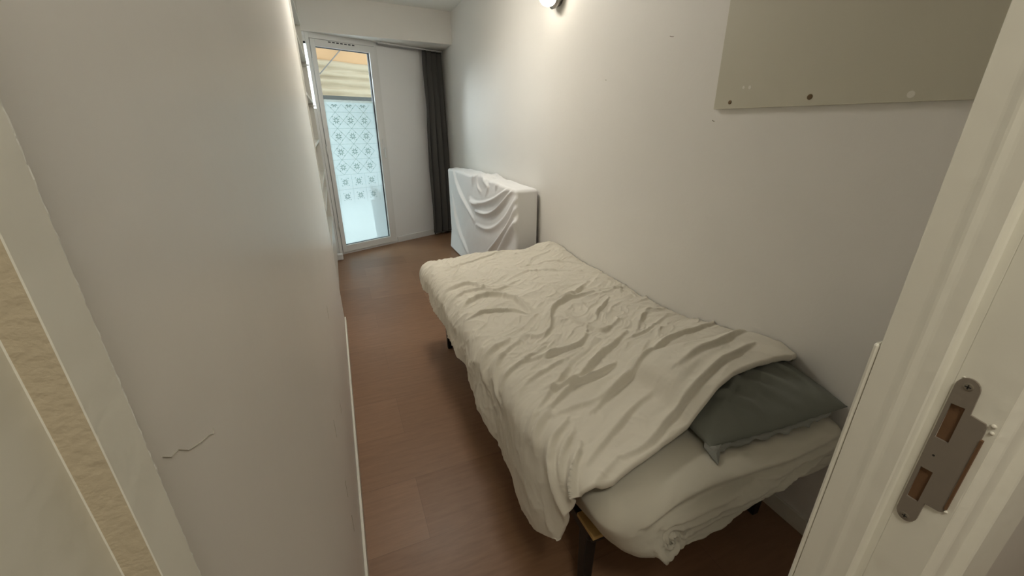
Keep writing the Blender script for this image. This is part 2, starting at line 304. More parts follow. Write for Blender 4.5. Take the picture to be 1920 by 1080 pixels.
# jamb head
bm = bmesh.new(); bx(bm, -0.2, 0.62, .095, .198, 2.1, 2.14); struct(obj('trim_7', bm, M['jamb']))

# strike plate
sp = thing('strike_plate', 'dull grey metal strike plate with two rectangular slots, screwed into the cream door jamb', 'strike plate', (PX, .128, 1.06))
arc = lambda cz, sgn: [(.1300 + .0085 * math.cos(t), cz + sgn * .0108 * math.sin(t)) for t in [math.pi * k / 10 for k in range(11)]]
out = arc(1.2233, 1)[::-1] + arc(1.0672, -1) + [(.1213, 1.0886), (.1106, 1.0897), (.1086, 1.0910), (.108, 1.0947), (.108, 1.1900), (.1086, 1.1960), (.1100, 1.1985), (.1208, 1.2005)]
out = [p for k, p in enumerate(out)]
s1 = [(.1354, 1.2039), (.1254, 1.2045), (.1254, 1.1636), (.1358, 1.1636)]
s2 = [(.1353, 1.1258), (.1257, 1.1262), (.1262, 1.0856), (.1356, 1.0853)]
bm = bmesh.new()
def loop(L): vs = [bm.verts.new((PX - .0022, y, z)) for y, z in L]; return [bm.edges.new((vs[i], vs[(i + 1) % len(vs)])) for i in range(len(vs))]
ed = loop(out) + loop(s1) + loop(s2)
bmesh.ops.triangle_fill(bm, use_beauty=True, use_dissolve=False, edges=ed)
# drop triangles that fill the slots
def inside(c, L): return min(p[0] for p in L) < c.y < max(p[0] for p in L) and min(p[1] for p in L) + .0004 < c.z < max(p[1] for p in L) - .0004
kill = []
for f in list(bm.faces):
    for L in (s1, s2):
        if all(any(abs(v.co.y - y) < 1e-5 and abs(v.co.z - z) < 1e-5 for y, z in L) for v in f.verts): kill.append(f); break
bmesh.ops.delete(bm, geom=kill, context='FACES')
ret = bmesh.ops.extrude_face_region(bm, geom=bm.faces[:])
for g in ret['geom']:
    if isinstance(g, bmesh.types.BMVert): g.co.x += .002
put(obj('plate', bm, M['plate']), sp)
for y, z in ((.1298, 1.2258), (.1301, 1.062)):
    bm = bmesh.new(); lathe(bm, (PX - .002, y, z), (-1, 0, 0), [(0, .0038), (.0006, .0038), (.0009, .003)], 20)
    s_ = put(obj('screw', bm, M['screw']), sp); s_['label'] = 'small cross-head screw'
    bm = bmesh.new(); bx(bm, PX - .0032, PX - .0028, y - .0022, y + .0022, z - .0005, z + .0005); bx(bm, PX - .0032, PX - .0028, y - .0005, y + .0005, z - .0022, z + .0022)
    c_ = obj('screw_recess', bm, M['hole']); c_.parent = s_
bm = bmesh.new(); lathe(bm, (PX - .0021, .1306, 1.1442), (-1, 0, 0), [(0, .0011), (.0002, .0011)], 12); put(obj('pin_hole', bm, M['hole']), sp)
for z0, z1 in ((1.0851, 1.1263), (1.1632, 1.2045)):
    bm = bmesh.new(); bx(bm, PX + .0002, PX + .0295, .1252, .1366, z0 - .001, z1 + .001)
    pk = put(obj('pocket_lining', bm, M['rawwood']), sp); pk['label'] = 'raw brown wood seen inside the slot'
bm = bmesh.new(); bx(bm, PX - .003, PX + .001, .1062, .1082, 1.096, 1.182); put(obj('bent_lip', bm, M['rawwood']), sp)
# blobs of old paint around the lip
bm = bmesh.new()
for y, z, r in ((.1055, 1.199, .0022), (.1065, 1.0925, .0018), (.1045, 1.192, .0018), (.1355, 1.2325, .0009)):
    bmesh.ops.create_icosphere(bm, subdivisions=2, radius=r, matrix=Matrix.Translation((PX, y, z)))
pb = put(obj('paint_blob', bm, M['skirt'], smooth=True), sp); pb['kind'] = 'stuff'

# ------------------------------------------------------------------ balcony door (window_1) and side light (window_2)
# leaf covers u -0.70 .. -0.03 ; glass between
GU0, GU1, GZ0, GZ1 = -0.700, -0.100, 0.105, 2.205
fr0, fr1 = -0.785, 0.0
w1 = thing('door_1', 'x', 'door', tuple(wpt(-0.39, 0))); del w1['label']; del w1['category']; struct(w1)
w1.name = 'door_1'
bm = bmesh.new()
wbx(bm, fr0, fr0 + .035, -0.010, .07, 0, 2.325); wbx(bm, fr1 - .032, fr1, -0.010, .07, 0, 2.325)
wbx(bm, fr0 + .035, fr1 - .032, -0.010, .07, 2.275, 2.325); wbx(bm, fr0 + .035, fr1 - .032, -0.010, .07, 0, 0.022)
put(obj('door_frame', bm, M['frame'], bevel=.002), w1)
bm = bmesh.new(); a0, a1 = fr0 + .038, fr1 - .036
wbx(bm, a0, GU0, -0.022, .05, .025, 2.270); wbx(bm, GU1, a1, -0.022, .05, .025, 2.270)
wbx(bm, GU0, GU1, -0.022, .05, GZ1, 2.270); wbx(bm, GU0, GU1, -0.022, .05, .025, GZ0)
leaf = put(obj('door_leaf', bm, M['frame'], bevel=.002), w1)
bm = bmesh.new(); g = .004
wbx(bm, GU0, GU1, 0.004, .03, GZ0, GZ0 + .006); wbx(bm, GU0, GU1, .004, .03, GZ1 - .006, GZ1); wbx(bm, GU1 - .009, GU1, .004, .03, GZ0, GZ1)
put(obj('gasket', bm, M['gasket']), w1)
bm = bmesh.new(); wbx(bm, GU0, GU1, .016, .020, GZ0, GZ1); put(obj('glass_pane', bm, M['glass']), w1)
FT = 1.712
bm = bmesh.new(); wbx(bm, GU0 + .006, GU1 - .010, .0125, .0135, GZ0 + .006, FT, 0)
def leafpoly(cu, cz_, ang, L, W, n=.0119):
    c, s = math.cos(ang), math.sin(ang); P_ = [(0, 0), (.35 * L, W), (L, 0), (.35 * L, -W)]
    vs = [bm.verts.new(wpt(cu + c * p - s * q, cz_ + s * p + c * q, n)) for p, q in P_]; f = bm.faces.new(vs); f.material_index = 1
def strip(u0, z0, u1, z1, wd, n=.0121):
    d = Vector((u1 - u0, z1 - z0)).normalized() * wd / 2; P_ = [(u0 - d.y, z0 + d.x), (u1 - d.y, z1 + d.x), (u1 + d.y, z1 - d.x), (u0 + d.y, z0 - d.x)]
    vs = [bm.verts.new(wpt(min(max(p, GU0 + .008), GU1 - .012), q, n)) for p, q in P_]; f = bm.faces.new(vs); f.material_index = 1
S = .167; u00 = GU0 + .120
for r_ in range(7):
    zc = FT - .040 - r_ * S
    strip(GU0 + .01, zc + S * .5 if r_ else zc - S * .5, GU1 - .012, zc + S * .5 if r_ else zc - S * .5, .002)
    for k in range(-1, 4):
        uc = u00 + k * S + (.0 if r_ % 2 == 0 else .0)
        if uc - .06 < GU0 or uc + .06 > GU1 - .01:
            continue
        for q_ in range(8):
            an = math.pi / 2 * (q_ // 2) + math.pi / 4 + (-.36 if q_ % 2 else .36)
            if r_ == 0 and math.sin(an) > 0: continue
            leafpoly(uc + .008 * math.cos(an), zc + .008 * math.sin(an), an, .036, .0062)
        for q_ in range(4):
            an = math.pi / 2 * q_ + math.pi / 4
            if r_ == 0 and math.sin(an) > 0: continue
            leafpoly(uc + .050 * math.cos(an), zc + .050 * math.sin(an), an + .5, .014, .004); leafpoly(uc + .050 * math.cos(an), zc + .050 * math.sin(an), an - .5, .014, .004)
        top = zc + S * .5; h = S * .5
        if r_ < 5:
            if zc + h < FT: strip(uc - h, zc, uc, zc + h, .0028); strip(uc, zc + h, uc + h, zc, .0028)
            strip(uc - h, zc, uc, zc - h, .0028); strip(uc, zc - h, uc + h, zc, .0028)
        else:
            strip(uc - h, zc - h, uc - h, zc + h, .002); strip(uc + h, zc - h, uc + h, zc + h, .002)
fm = put(obj('privacy_film', bm, [M['film'], M['filmprint']]), w1); fm['label'] = 'frosted film with a sage petal tile print on the lower glass'
bm = bmesh.new()
for u in np.linspace(-.56, -.30, 7): wbx(bm, u, u + .028, -0.0235, -.0215, 2.252, 2.262)
put(obj('trickle_vent', bm, M['gasket']), w1)
bm = bmesh.new(); hu = -.055
wbx(bm, hu - .014, hu + .014, -0.032, -.022, 1.14, 1.30); wbx(bm, hu - .008, hu + .008, -.06, -.03, 1.185, 1.20)
wbx(bm, hu - .009, hu + .009, -.068, -.052, 1.085, 1.205)
put(obj('door_handle', bm, M['frame'], bevel=.003), w1)
for z in (0.30, 1.15, 2.0):
    bm = bmesh.new(); tube(bm, [wpt(fr0 + .034, z, -.022), wpt(fr0 + .034, z + .09, -.022)], .008); put(obj('hinge', bm, M['frame'], smooth=True), w1)

w2 = thing('window_1', 'x', 'x', tuple(wpt(-0.9, 1.0))); del w2['label']; del w2['category']; struct(w2)
# narrow side light left of the door, mostly hidden by the shelving
bm = bmesh.new()
wbx(bm, -1.12, -1.09, -.008, .06, 1.0, 2.27); wbx(bm, -1.12, -.786, -.008, .06, 2.24, 2.29); wbx(bm, -1.12, -.786, -.008, .06, 1.0, 1.62)
put(obj('window_frame', bm, M['frame']), w2)
bm = bmesh.new(); wbx(bm, -1.09, -.786, .016, .020, 1.62, 2.24); put(obj('glass_pane', bm, M['glass']), w2)
bm = bmesh.new(); wbx(bm, -1.09, -.786, .004, .03, 2.222, 2.24); put(obj('gasket', bm, M['gasket']), w2)

# ------------------------------------------------------------------ outside
bm = bmesh.new(); wbx(bm, -4, 5, .15, 6.0, -.14, -.02); struct(obj('balcony_floor', bm, mat('pale_balcony_concrete', (0.62, 0.64, 0.64), .8, .3, 20)))
bm = bmesh.new(); wbx(bm, -5, 6, 5.8, 5.95, -.14, 1.98); struct(obj('film_backdrop_wall', bm, mat('pale_outdoor_render', (0.72, 0.80, 0.80), .9, .3, 12)))  # added backdrop wall, keeps bright sky from showing through the film
pr = thing('balcony_railing', 'dark balcony rail seen through the clear glass just above the frosted film', 'railing', tuple(wpt(-.4, -.02, 1.3)))
rm = mat('dark_rail_paint', (0.07, 0.075, 0.07), .6)
bm = bmesh.new(); wbx(bm, -1.9, 1.6, 1.28, 1.33, 1.785, 1.835); put(obj('top_rail', bm, rm), pr)
for k in range(3):
    bm = bmesh.new(); wbx(bm, -1.8 + 1.5 * k, -1.76 + 1.5 * k, 1.285, 1.325, -.02, 1.785); put(obj('post', bm, rm), pr)
# awning: tan cloth above, cream pleated lower part
aw = thing('awning', 'tan and cream awning with a diagonal seam outside the balcony door', 'awning', tuple(wpt(-.4, 2.0, 2.0)))
n1, n2 = 60, 90
U = np.linspace(-1.25, 1.8, n1)[:, None] * np.ones((1, n2)); Zt = np.linspace(0, 1, n2)[None, :] * np.ones((n1, 1))
def surf(U, N, Z):
    X = WP.x + WU.x * U + WN.x * N; Y = WP.y + WU.y * U + WN.y * N; return X, Y, Z
mt = mat('tan_awning_cloth', (0.60, 0.36, 0.18), .8); mc = mat('cream_awning_cloth', (0.50, 0.41, 0.28), .8, .3, 25)
def thick(o, t): s_ = o.modifiers.new('t', 'SOLIDIFY'); s_.thickness = t; return o
X, Y, Z = surf(U, 2.2 - .5 * Zt, 2.33 + .75 * Zt + .01 * np.sin(U * 4)); put(thick(grid_mesh('awning_cloth', X, Y, Z, mt), .004), aw)
pl_ = .030 * np.abs(np.sin(Zt * math.pi * 5.0 + .6 * vnoise(U * 2, Zt * 6))) + .018 * fbm(U * 3, Zt * 14)
X, Y, Z = surf(U, 2.2 - pl_ * 1.6, 1.80 + .60 * Zt); put(thick(grid_mesh('pleated_valance', X, Y, Z, mc), .004), aw)
bm = bmesh.new(); tube(bm, [wpt(.62, 2.55, 2.06), wpt(.22, 2.17, 2.06)], .008); put(obj('seam_cord', bm, M['plinth']), aw)
# dark bin just outside behind the film
bn = thing('plant_pot', 'dim dark tall tub standing outside, blurred behind the frosted film', 'pot', tuple(wpt(-.02, -.02, .30)))
bm = bmesh.new(); lathe(bm, wpt(-.015, -.02, .30), (0, 0, 1), [(0, .085), (.02, .09), (.50, .105), (.52, .112), (.55, .112), (.55, .10), (.50, .09), (.49, 0)], 28)
put(obj('tub', bm, mat('blue_grey_plastic', (0.06, 0.09, 0.11), .5), smooth=False), bn)
bm = bmesh.new(); rr = random.Random(5)
for k in range(34):
    a = rr.random() * 6.28; t = rr.random(); b0 = wpt(-.015 + .05 * math.cos(a), .47, .30 + .05 * math.sin(a)); e = wpt(-.015 + (.08 + .08 * t) * math.cos(a), .62 + .16 * rr.random(), .30 + (.08 + .06 * t) * math.sin(a))
    mid = (b0 + e) / 2 + Vector((0, 0, .05)); wv = Vector((math.sin(a), -math.cos(a), 0)) * .015
    v = [bm.verts.new(p) for p in (b0, mid + wv, e, mid - wv)]; bm.faces.new(v)
lf = put(obj('foliage', bm, mat('dull_leaf', (0.05, 0.09, 0.06), .7)), bn); lf['kind'] = 'stuff'

# ------------------------------------------------------------------ shelf unit in the recess
SX = -0.1185
su = thing('shelf_unit', 'tall white open shelving unit in the recess left of the balcony door', 'shelf', (-.3, 4.25, 0))
for y0 in (3.50, 4.90):
    bm = bmesh.new(); bx(bm, -.49, SX, y0, y0 + .022, .14, 2.55); put(obj('side_panel', bm, M['shelf'], bevel=.001), su)
for z in (.50, .82, .985, 1.30, 1.655, 2.02, 2.33):
    bm = bmesh.new(); bx(bm, -.48, SX + .001, 3.522, 4.90, z, z + .022); put(obj('shelf', bm, M['shelf'], bevel=.001), su)
for z in (1.60, 1.96):                                      # small brackets reaching past the far side panel
    bm = bmesh.new(); bx(bm, -.16, -.098, 4.87, 4.90, z + .030, z + .040); put(obj('bracket', bm, M['shelf']), su)
bm = bmesh.new(); bx(bm, -.49, SX - .001, 3.522, 4.90, .15, .50); put(obj('base_drawer', bm, M['shelf'], bevel=.002), su)
bm = bmesh.new(); bx(bm, -.47, -.16, 3.55, 4.88, 0, .14); put(obj('plinth', bm, M['shelf']), su)
bm = bmesh.new(); bx(bm, -.49, -.068, 4.925, 4.985, 0, .075); wslab('trim_8', bm, M['frame'], bevel=.012)

# ------------------------------------------------------------------ curtain and rail
cr_ = thing('curtain_rail', 'thin white curtain rail under the boxed lintel', 'curtain rail', tuple(wpt(.4, 2.30, -.06)))
bm = bmesh.new(); wbx(bm, -.02, .90, -.085, -.070, 2.303, 2.318); put(obj('rail', bm, M['frame']), cr_)
for u in (.02, .82):
    bm = bmesh.new(); wbx(bm, u, u + .015, -.085, -.0, 2.316, 2.325); put(obj('bracket', bm, M['frame']), cr_)
n1, n2 = 150, 110
s = np.linspace(0, 1, n1)[:, None] * np.ones((1, n2)); t = np.linspace(0, 1, n2)[None, :] * np.ones((n1, 1))   # t: 0 top .. 1 bottom
z = 2.298 - t * 2.255
nf = 3.2
uc = .575 + .255 * s - .085 * t * (1 - s) ** 1.2 + .02 * t * s - .010 * np.sin(t * 5 + s)
uc = uc + .014 * np.sin(s * nf * 4 * math.pi + 1.5 * t)
nc = -.085 - (.030 + .030 * np.sqrt(t) * (1 - .5 * s)) * np.sin(s * nf * 2 * math.pi + .9 * np.sin(t * 2.2) + 1.2 * vnoise(s * 3, t * 2)) - .02 * t - .012 * fbm(s * 5, t * 4)
X = WP.x + WU.x * uc + WN.x * nc; Y = WP.y + WU.y * uc + WN.y * nc
ct = grid_mesh('curtain', X, Y, z, M['curtain']); thick(ct, .003)
tag(ct, 'dark charcoal curtain hanging gathered in the corner beside the balcony door', 'curtain')

# ------------------------------------------------------------------ wall lamp
lm = thing('wall_lamp', 'glowing white round wall lamp with a metal rim high on the right wall', 'lamp', (XR, 2.70, 2.19))
c = Vector((1.368, 2.700, 2.198))
bm = bmesh.new(); bmesh.ops.create_uvsphere(bm, u_segments=32, v_segments=20, radius=.058, matrix=Matrix.Translation(c)); put(obj('bulb', bm, M['globe'], smooth=True), lm)
bm = bmesh.new(); lathe(bm, (1.4495, 2.700, 2.196), (-1, 0, 0), [(0, .045), (.012, .046), (.022, .058), (.046, .0665), (.047, .0645), (.026, .055), (.018, .02)], 40); put(obj('rim', bm, M['metal'], smooth=True), lm)

# unseen ceiling lamp over the bed, added to brighten the room
cl = thing('added_ceiling_lamp', 'round ceiling fill lamp with an opal cover, added out of view above the foot of the bed', 'lamp', (.47, 2.98, CEIL))
bm = bmesh.new(); lathe(bm, (.47, 2.98, CEIL - .001), (0, 0, -1), [(0, .235), (.022, .235), (.024, .22)], 40); put(obj('base', bm, M['metal']), cl)
bm = bmesh.new(); lathe(bm, (.47, 2.98, CEIL - .02), (0, 0, -1), [(0, .218), (.02, .214), (.045, .185), (.062, .125), (.069, .05), (.070, 0)], 40); put(obj('fill_cover', bm, emit_mat('fill_lamp_glow', (1.0, 0.95, 0.86), 37), smooth=True), cl)

# ------------------------------------------------------------------ board on the right wall
bd = thing('wall_board', 'large flat beige board screwed high on the right wall', 'board', (XR, .8, 1.51))
bm = bmesh.new(); z0, z1 = 1.508, 2.45
prof = [(.21, z0 - .002), (1.338, z0 + .001), (1.352, z1), (.21, z1)]
a = [bm.verts.new((XR - .018, y, z)) for y, z in prof]; b_ = [bm.verts.new((XR - .0005, y, z)) for y, z in prof]
bm.faces.new(a); bm.faces.new(b_[::-1])
for i in range(4): j = (i + 1) % 4; bm.faces.new((a[i], a[j], b_[j], b_[i]))
put(obj('panel', bm, M['board'], bevel=.001), bd)
for y, z, r in ((1.265, 1.532, .0072), (.962, 1.534, .0085)):
    bm = bmesh.new(); lathe(bm, (XR - .018, y, z), (-1, 0, 0), [(0, r), (.001, r), (.0015, r * .7)], 20); s_ = put(obj('screw', bm, M['brass'], smooth=False), bd); s_['label'] = 'dark brass screw'
for y, z, r in ((1.216, 1.580, .0032), (1.190, 1.5785, .0038), (.695, 1.5255, .0055)):
    bm = bmesh.new(); lathe(bm, (XR - .018, y, z), (-1, 0, 0), [(0, r * 1.7), (.0006, r * 1.6), (.0007, r)], 20); f = put(obj('filler_ring', bm, M['skirt']), bd); f['label'] = 'white filler ring'
    bm = bmesh.new(); lathe(bm, (XR - .0187, y, z), (-1, 0, 0), [(0, r), (.0003, r)], 16); h = obj('screw_hole', bm, M['hole']); h.parent = f; h.matrix_parent_inverse = f.matrix_parent_inverse.copy()
# small marks on the walls
for y, z, dy, dz in ((1.65, 1.813, .012, .004), (2.13, 1.683, .005, .002), (1.345, 1.466, .006, .003)):
    bm = bmesh.new(); tube(bm, [(XR - .0003, y + dy, z + dz), (XR - .0006, y, z), (XR - .0003, y - dy, z - dz * .3)], .0012, 6); o = obj('wall_mark', bm, M['brass']); o.parent = wr
def lw(y, z): return (XL - .006 * z + .0002, y, z)
bm = bmesh.new(); tube(bm, [lw(.2385, 1.278), lw(.246, 1.271), lw(.256, 1.268), lw(.267, 1.258), lw(.287, 1.248), lw(.300, 1.243), lw(.309, 1.237), lw(.311, 1.241)], .00028, 6); o = obj('scratch', bm, M['mark']); o.parent = wl
for y, z in ((1.05, .62), (1.35, .48), (1.0, .30), (1.02, .42), (1.6, .75)):
    bm = bmesh.new(); tube(bm, [lw(y, z), lw(y + .012, z + .03), lw(y + .016, z + .05)], .0007, 5); o = obj('scuff', bm, M['mark']); o.parent = wl

# ------------------------------------------------------------------ bed
bed = thing('bed_frame', 'low black steel bed frame with wooden slats under the cream duvet', 'bed', (.98, 1.6, 0))
BX0, BX1, BY0, BY1, BZ = .535, 1.40, .70, 2.545, .345
for x in (BX0 + .025, BX1 - .045):
    for y in (BY0 + .035, BY1 - .06):
        bm = bmesh.new(); prof = [(0, .017), (.30, .0215)]
        vs0 = [bm.verts.new((x + sx * .016, y + sy * .016, 0)) for sx, sy in ((-1, -1), (1, -1), (1, 1), (-1, 1))]
        vs1 = [bm.verts.new((x + sx * .021, y + sy * .021, .30)) for sx, sy in ((-1, -1), (1, -1), (1, 1), (-1, 1))]
        bm.faces.new(vs0[::-1]); bm.faces.new(vs1)
        for i in range(4): j = (i + 1) % 4; bm.faces.new((vs0[i], vs0[j], vs1[j], vs1[i]))
        put(obj('leg', bm, M['black'], bevel=.004), bed)
for x in (BX0, BX1 - .03):
    bm = bmesh.new(); bx(bm, x, x + .03, BY0, BY1, .295, .335); put(obj('side_rail', bm, M['black'], bevel=.004), bed)
for y in (BY0, BY1 - .03):
    bm = bmesh.new(); tube(bm, [(BX0 + .015 + k / 20 * (BX1 - BX0 - .03), y + .012 - .02 * math.sin(math.pi * k / 20) * (1 if y < 1 else -.2), .30) for k in range(21)], .02, 12)
    put(obj('end_rail', bm, M['black'], smooth=True), bed)
for k in range(12):
    y = BY0 + .0 + k * .155; bm = bmesh.new(); bx(bm, BX0 + (.005 if k else -.005), BX1 - .01, y - (0 if k else .03), y + .06, .337, .351); put(obj('slat', bm, M['slat'], bevel=.002), bed)

# mattress with fitted sheet
def rbox(name, x0, x1, y0, y1, z0, z1, r, m, disp=None, nx=60, ny=110, nz=26):
    bm = bmesh.new()
    cache = {}
    def V_(i, j, k):
        key = (i, j, k)
        if key not in cache: cache[key] = bm.verts.new((x0 + (x1 - x0) * i / nx, y0 + (y1 - y0) * j / ny, z0 + (z1 - z0) * k / nz))
        return cache[key]
    for i in range(nx):
        for j in range(ny):
            for k in (0, nz): bm.faces.new((V_(i, j, k), V_(i + 1, j, k), V_(i + 1, j + 1, k), V_(i, j + 1, k)))
    for i in range(nx):
        for k in range(nz):
            for j in (0, ny): bm.faces.new((V_(i, j, k), V_(i + 1, j, k), V_(i + 1, j, k + 1), V_(i, j, k + 1)))
    for j in range(ny):
        for k in range(nz):
            for i in (0, nx): bm.faces.new((V_(i, j, k), V_(i, j + 1, k), V_(i, j + 1, k + 1), V_(i, j, k + 1)))
    bmesh.ops.recalc_face_normals(bm, faces=bm.faces)
    for v in bm.verts:
        p = v.co; q = Vector((min(max(p.x, x0 + r), x1 - r), min(max(p.y, y0 + r), y1 - r), min(max(p.z, z0 + r), z1 - r))); d = p - q
        if d.length > 1e-6: v.co = q + d.normalized() * r
    vs = list(bm.verts); co = np.array([v.co[:] for v in vs]); bm.normal_update(); no = np.array([v.normal[:] for v in vs])
    if disp is not None:
        co = disp(co, no)
        for v, c_ in zip(vs, co): v.co = c_
    return obj(name, bm, m, smooth=True)
def bed_disp(co, no):
    x, y, z = co.T; d = np.zeros(len(x)); d += .004 * fbm(x * 5, y * 5)
    end = np.clip((.80 - y) / .12, 0, 1) * np.clip((.6 - z) / .06, 0, 1)
    # gathered folds of the fitted sheet over the near end
    q = .022 * ridges(x, z, ENDF, 1.0, .012, 3)
    wr_ = .011 * fbm(x * 9 + z * 8, z * 60 - x * 6 + 2 * fbm(x * 8, z * 8))
    k = np.exp(-(((x - .68) / .030) ** 2 + ((z - .425) / .026) ** 2)); rr_ = np.hypot(x - .68, z - .425)
    q = q + .010 * np.sin(rr_ * 300 + 2.5 * np.arctan2(z - .425, x - .68)) * np.exp(-(rr_ / .042) ** 2)
    d = d + end * (q + wr_ * np.clip((x - .60) / .15, .1, 1) * np.clip((.55 - z) / .08, 0, 1))
    co = co + no * d[:, None]
    lo = np.clip((.50 - co[:, 2]) / .15, 0, 1)
    f = np.clip((.9 - co[:, 1]) / .3, 0, 1)
    co[:, 2] += f * lo * (.012 * vnoise(co[:, 0] * 11, co[:, 0] * 0 + 3.3) + .004 * vnoise(co[:, 0] * 40, co[:, 0] * 0 + 1.3) + .03 * np.exp(-((co[:, 0] - 1.19) / .05) ** 2))
    co[:, 1] += f * lo * (.045 * np.clip((co[:, 0] - .70) / .6, 0, 1) - .040 * np.clip((co[:, 0] - .53) / .08, 0, 1))
    co[:, 0] += f * lo * .075 * np.clip((.70 - co[:, 0]) / .2, 0, 1)
    co[:, 2] = np.where(co[:, 2] < .352, .352, co[:, 2])
    return co
ENDF = [[(.60, .50), (.70, .525), (.85, .53), (1.0, .52), (1.2, .515), (1.4, .52)], [(.66, .47), (.78, .49), (.92, .485)], [(.72, .45), (.85, .465), (1.0, .455), (1.15, .47)],
        [(.72, .42), (.84, .43), (.98, .42), (1.1, .44)], [(.70, .39), (.82, .40), (.95, .395)], [(1.02, .49), (1.2, .48), (1.4, .49)], [(1.05, .42), (1.16, .45), (1.3, .455)], [(.62, .40), (.64, .375), (.70, .365)]]
mm = thing('mattress', 'thick mattress in a grey-beige fitted sheet lying on the black bed frame', 'mattress', (.96, 1.6, .352))
fs = rbox('fitted_sheet', .49, 1.432, .555, 2.60, .352, .555, .075, M['sheet'], bed_disp, 150, 150, 50); put(fs, mm)
fs['label'] = 'grey-beige stretch fitted sheet'

# ------------------------------------------------------------------ pillow
def pil_w(a, b):                                            # a,b in -1..1
    ea = np.clip(1 - np.abs(a) ** 2.6, 0, 1); eb = np.clip(1 - np.abs(b) ** 2.6, 0, 1); return (ea * eb) ** .55
n1, n2 = 120, 90
a = np.linspace(-1, 1, n1)[:, None] * np.ones((1, n2)); b = np.linspace(-1, 1, n2)[None, :] * np.ones((n1, 1))
pin = 1 - .07 * (1 - np.abs(a) ** 2) * np.abs(b) ** 4
PR = [[(-.95, -.9), (-.5, -.5), (-.2, -.25), (.1, -.1)], [(.0, .0), (.25, -.35), (.45, -.75), (.5, -.95)], [(-.4, .1), (-.1, -.35), (.2, -.8)], [(-.7, -.2), (-.4, -.55), (-.2, -.9)], [(.4, .2), (.65, -.3), (.75, -.8)], [(-.8, .3), (-.3, .2), (.2, .4)]]
H = pil_w(a, b)
fold = .017 * ridges(a, b, PR, 1.0, .055, 5) * np.sqrt(H)
top = .075 * H + fold + .012 * fbm(a * 2.2, b * 2.2) * H + .004 * (1 - np.abs(vnoise(a * 5 + b * 2, b * 3 - a * 3)) * 2) ** 4 * H; bot = -.024 * H
def pil_xyz(h):
    X0 = a * .275 * pin; Y0 = b * .20 * (1 - .06 * (1 - np.abs(b) ** 2) * np.abs(a) ** 4)
    ang = R(-5); x = 1.175 + X0 * math.cos(ang) - Y0 * math.sin(ang) * .6; y = .815 + X0 * math.sin(ang) + Y0 * math.cos(ang)
    sagz = .594 + .018 * np.clip(a, 0, 1) + .020 * b
    return x, y, sagz + h
pw = thing('pillow', 'dark grey-green pillow half under the cream duvet at the near end of the bed', 'pillow', (1.175, .815, .57))
x1_, y1_, z1_ = pil_xyz(top); x2_, y2_, z2_ = pil_xyz(bot)
vs = np.concatenate([np.stack([x1_, y1_, z1_], -1).reshape(-1, 3), np.stack([x2_, y2_, z2_], -1).reshape(-1, 3)])
i = np.arange(n1 * n2).reshape(n1, n2); f1 = np.stack([i[:-1, :-1], i[1:, :-1], i[1:, 1:], i[:-1, 1:]], -1).reshape(-1, 4); f2 = f1[:, ::-1] + n1 * n2
vs[:, 0] = np.minimum(vs[:, 0], 1.444)
pc_ = new_mesh('pillow_case', vs.tolist(), np.concatenate([f1, f2]).tolist(), M['pillow'], None, True)
bm = bmesh.new(); bm.from_mesh(pc_.data); bmesh.ops.remove_doubles(bm, verts=bm.verts, dist=.0006); bm.to_mesh(pc_.data); bm.free(); put(pc_, pw)
# flange: narrow pale hem along the near side, with a drooping corner
def edge(av, bv, h=0.0):
    p = (1 - .07 * (1 - abs(av) ** 2) * abs(bv) ** 4); X0 = av * .275 * p; Y0 = bv * .20 * (1 - .06 * (1 - abs(bv) ** 2) * abs(av) ** 4); ang = R(-5)
    return Vector((1.175 + X0 * math.cos(ang) - Y0 * math.sin(ang) * .6, .815 + X0 * math.sin(ang) + Y0 * math.cos(ang), .594 + .018 * max(av, 0) + .020 * bv + h))
bm = bmesh.new(); rows = []
N = 70
for k in range(N + 1):
    av = -1 + 1.75 * k / N; p = edge(av, -1); wv = .010 + .005 * math.sin(k * .5) + .004 * noise.noise((k * .4, 0, 0)); wv *= (1 if k < N * .85 else max(0.1, (N - k) / (N * .15)))
    wob = .004 * math.sin(k * .9)
    rows.append([bm.verts.new(p + Vector((0, .004, .002))), bm.verts.new(p + Vector((0, -wv * .6, -.003 + wob))), bm.verts.new(p + Vector((0, -wv, -.008 + wob)))])
for A_, B_ in zip(rows, rows[1:]):
    for q in (0, 1): bm.faces.new((A_[q], B_[q], B_[q + 1], A_[q + 1]))
hm = put(thick(obj('hem', bm, M['piping'], smooth=True), .0015), pw); hm['label'] = 'pale grey seam allowance along the near edge'
bm = bmesh.new(); p = edge(-1, -1)
vs = [bm.verts.new(p + Vector(q)) for q in ((.01, .03, .008), (.045, .0, .004), (-.012, -.045, -.018), (-.012, .01, .0), (.004, -.02, -.002))]
bm.faces.new((vs[0], vs[1], vs[4])); bm.faces.new((vs[1], vs[2], vs[4])); bm.faces.new((vs[4], vs[2], vs[3])); bm.faces.new((vs[0], vs[4], vs[3]))
put(thick(obj('corner_tab', bm, M['piping']), .002), pw)

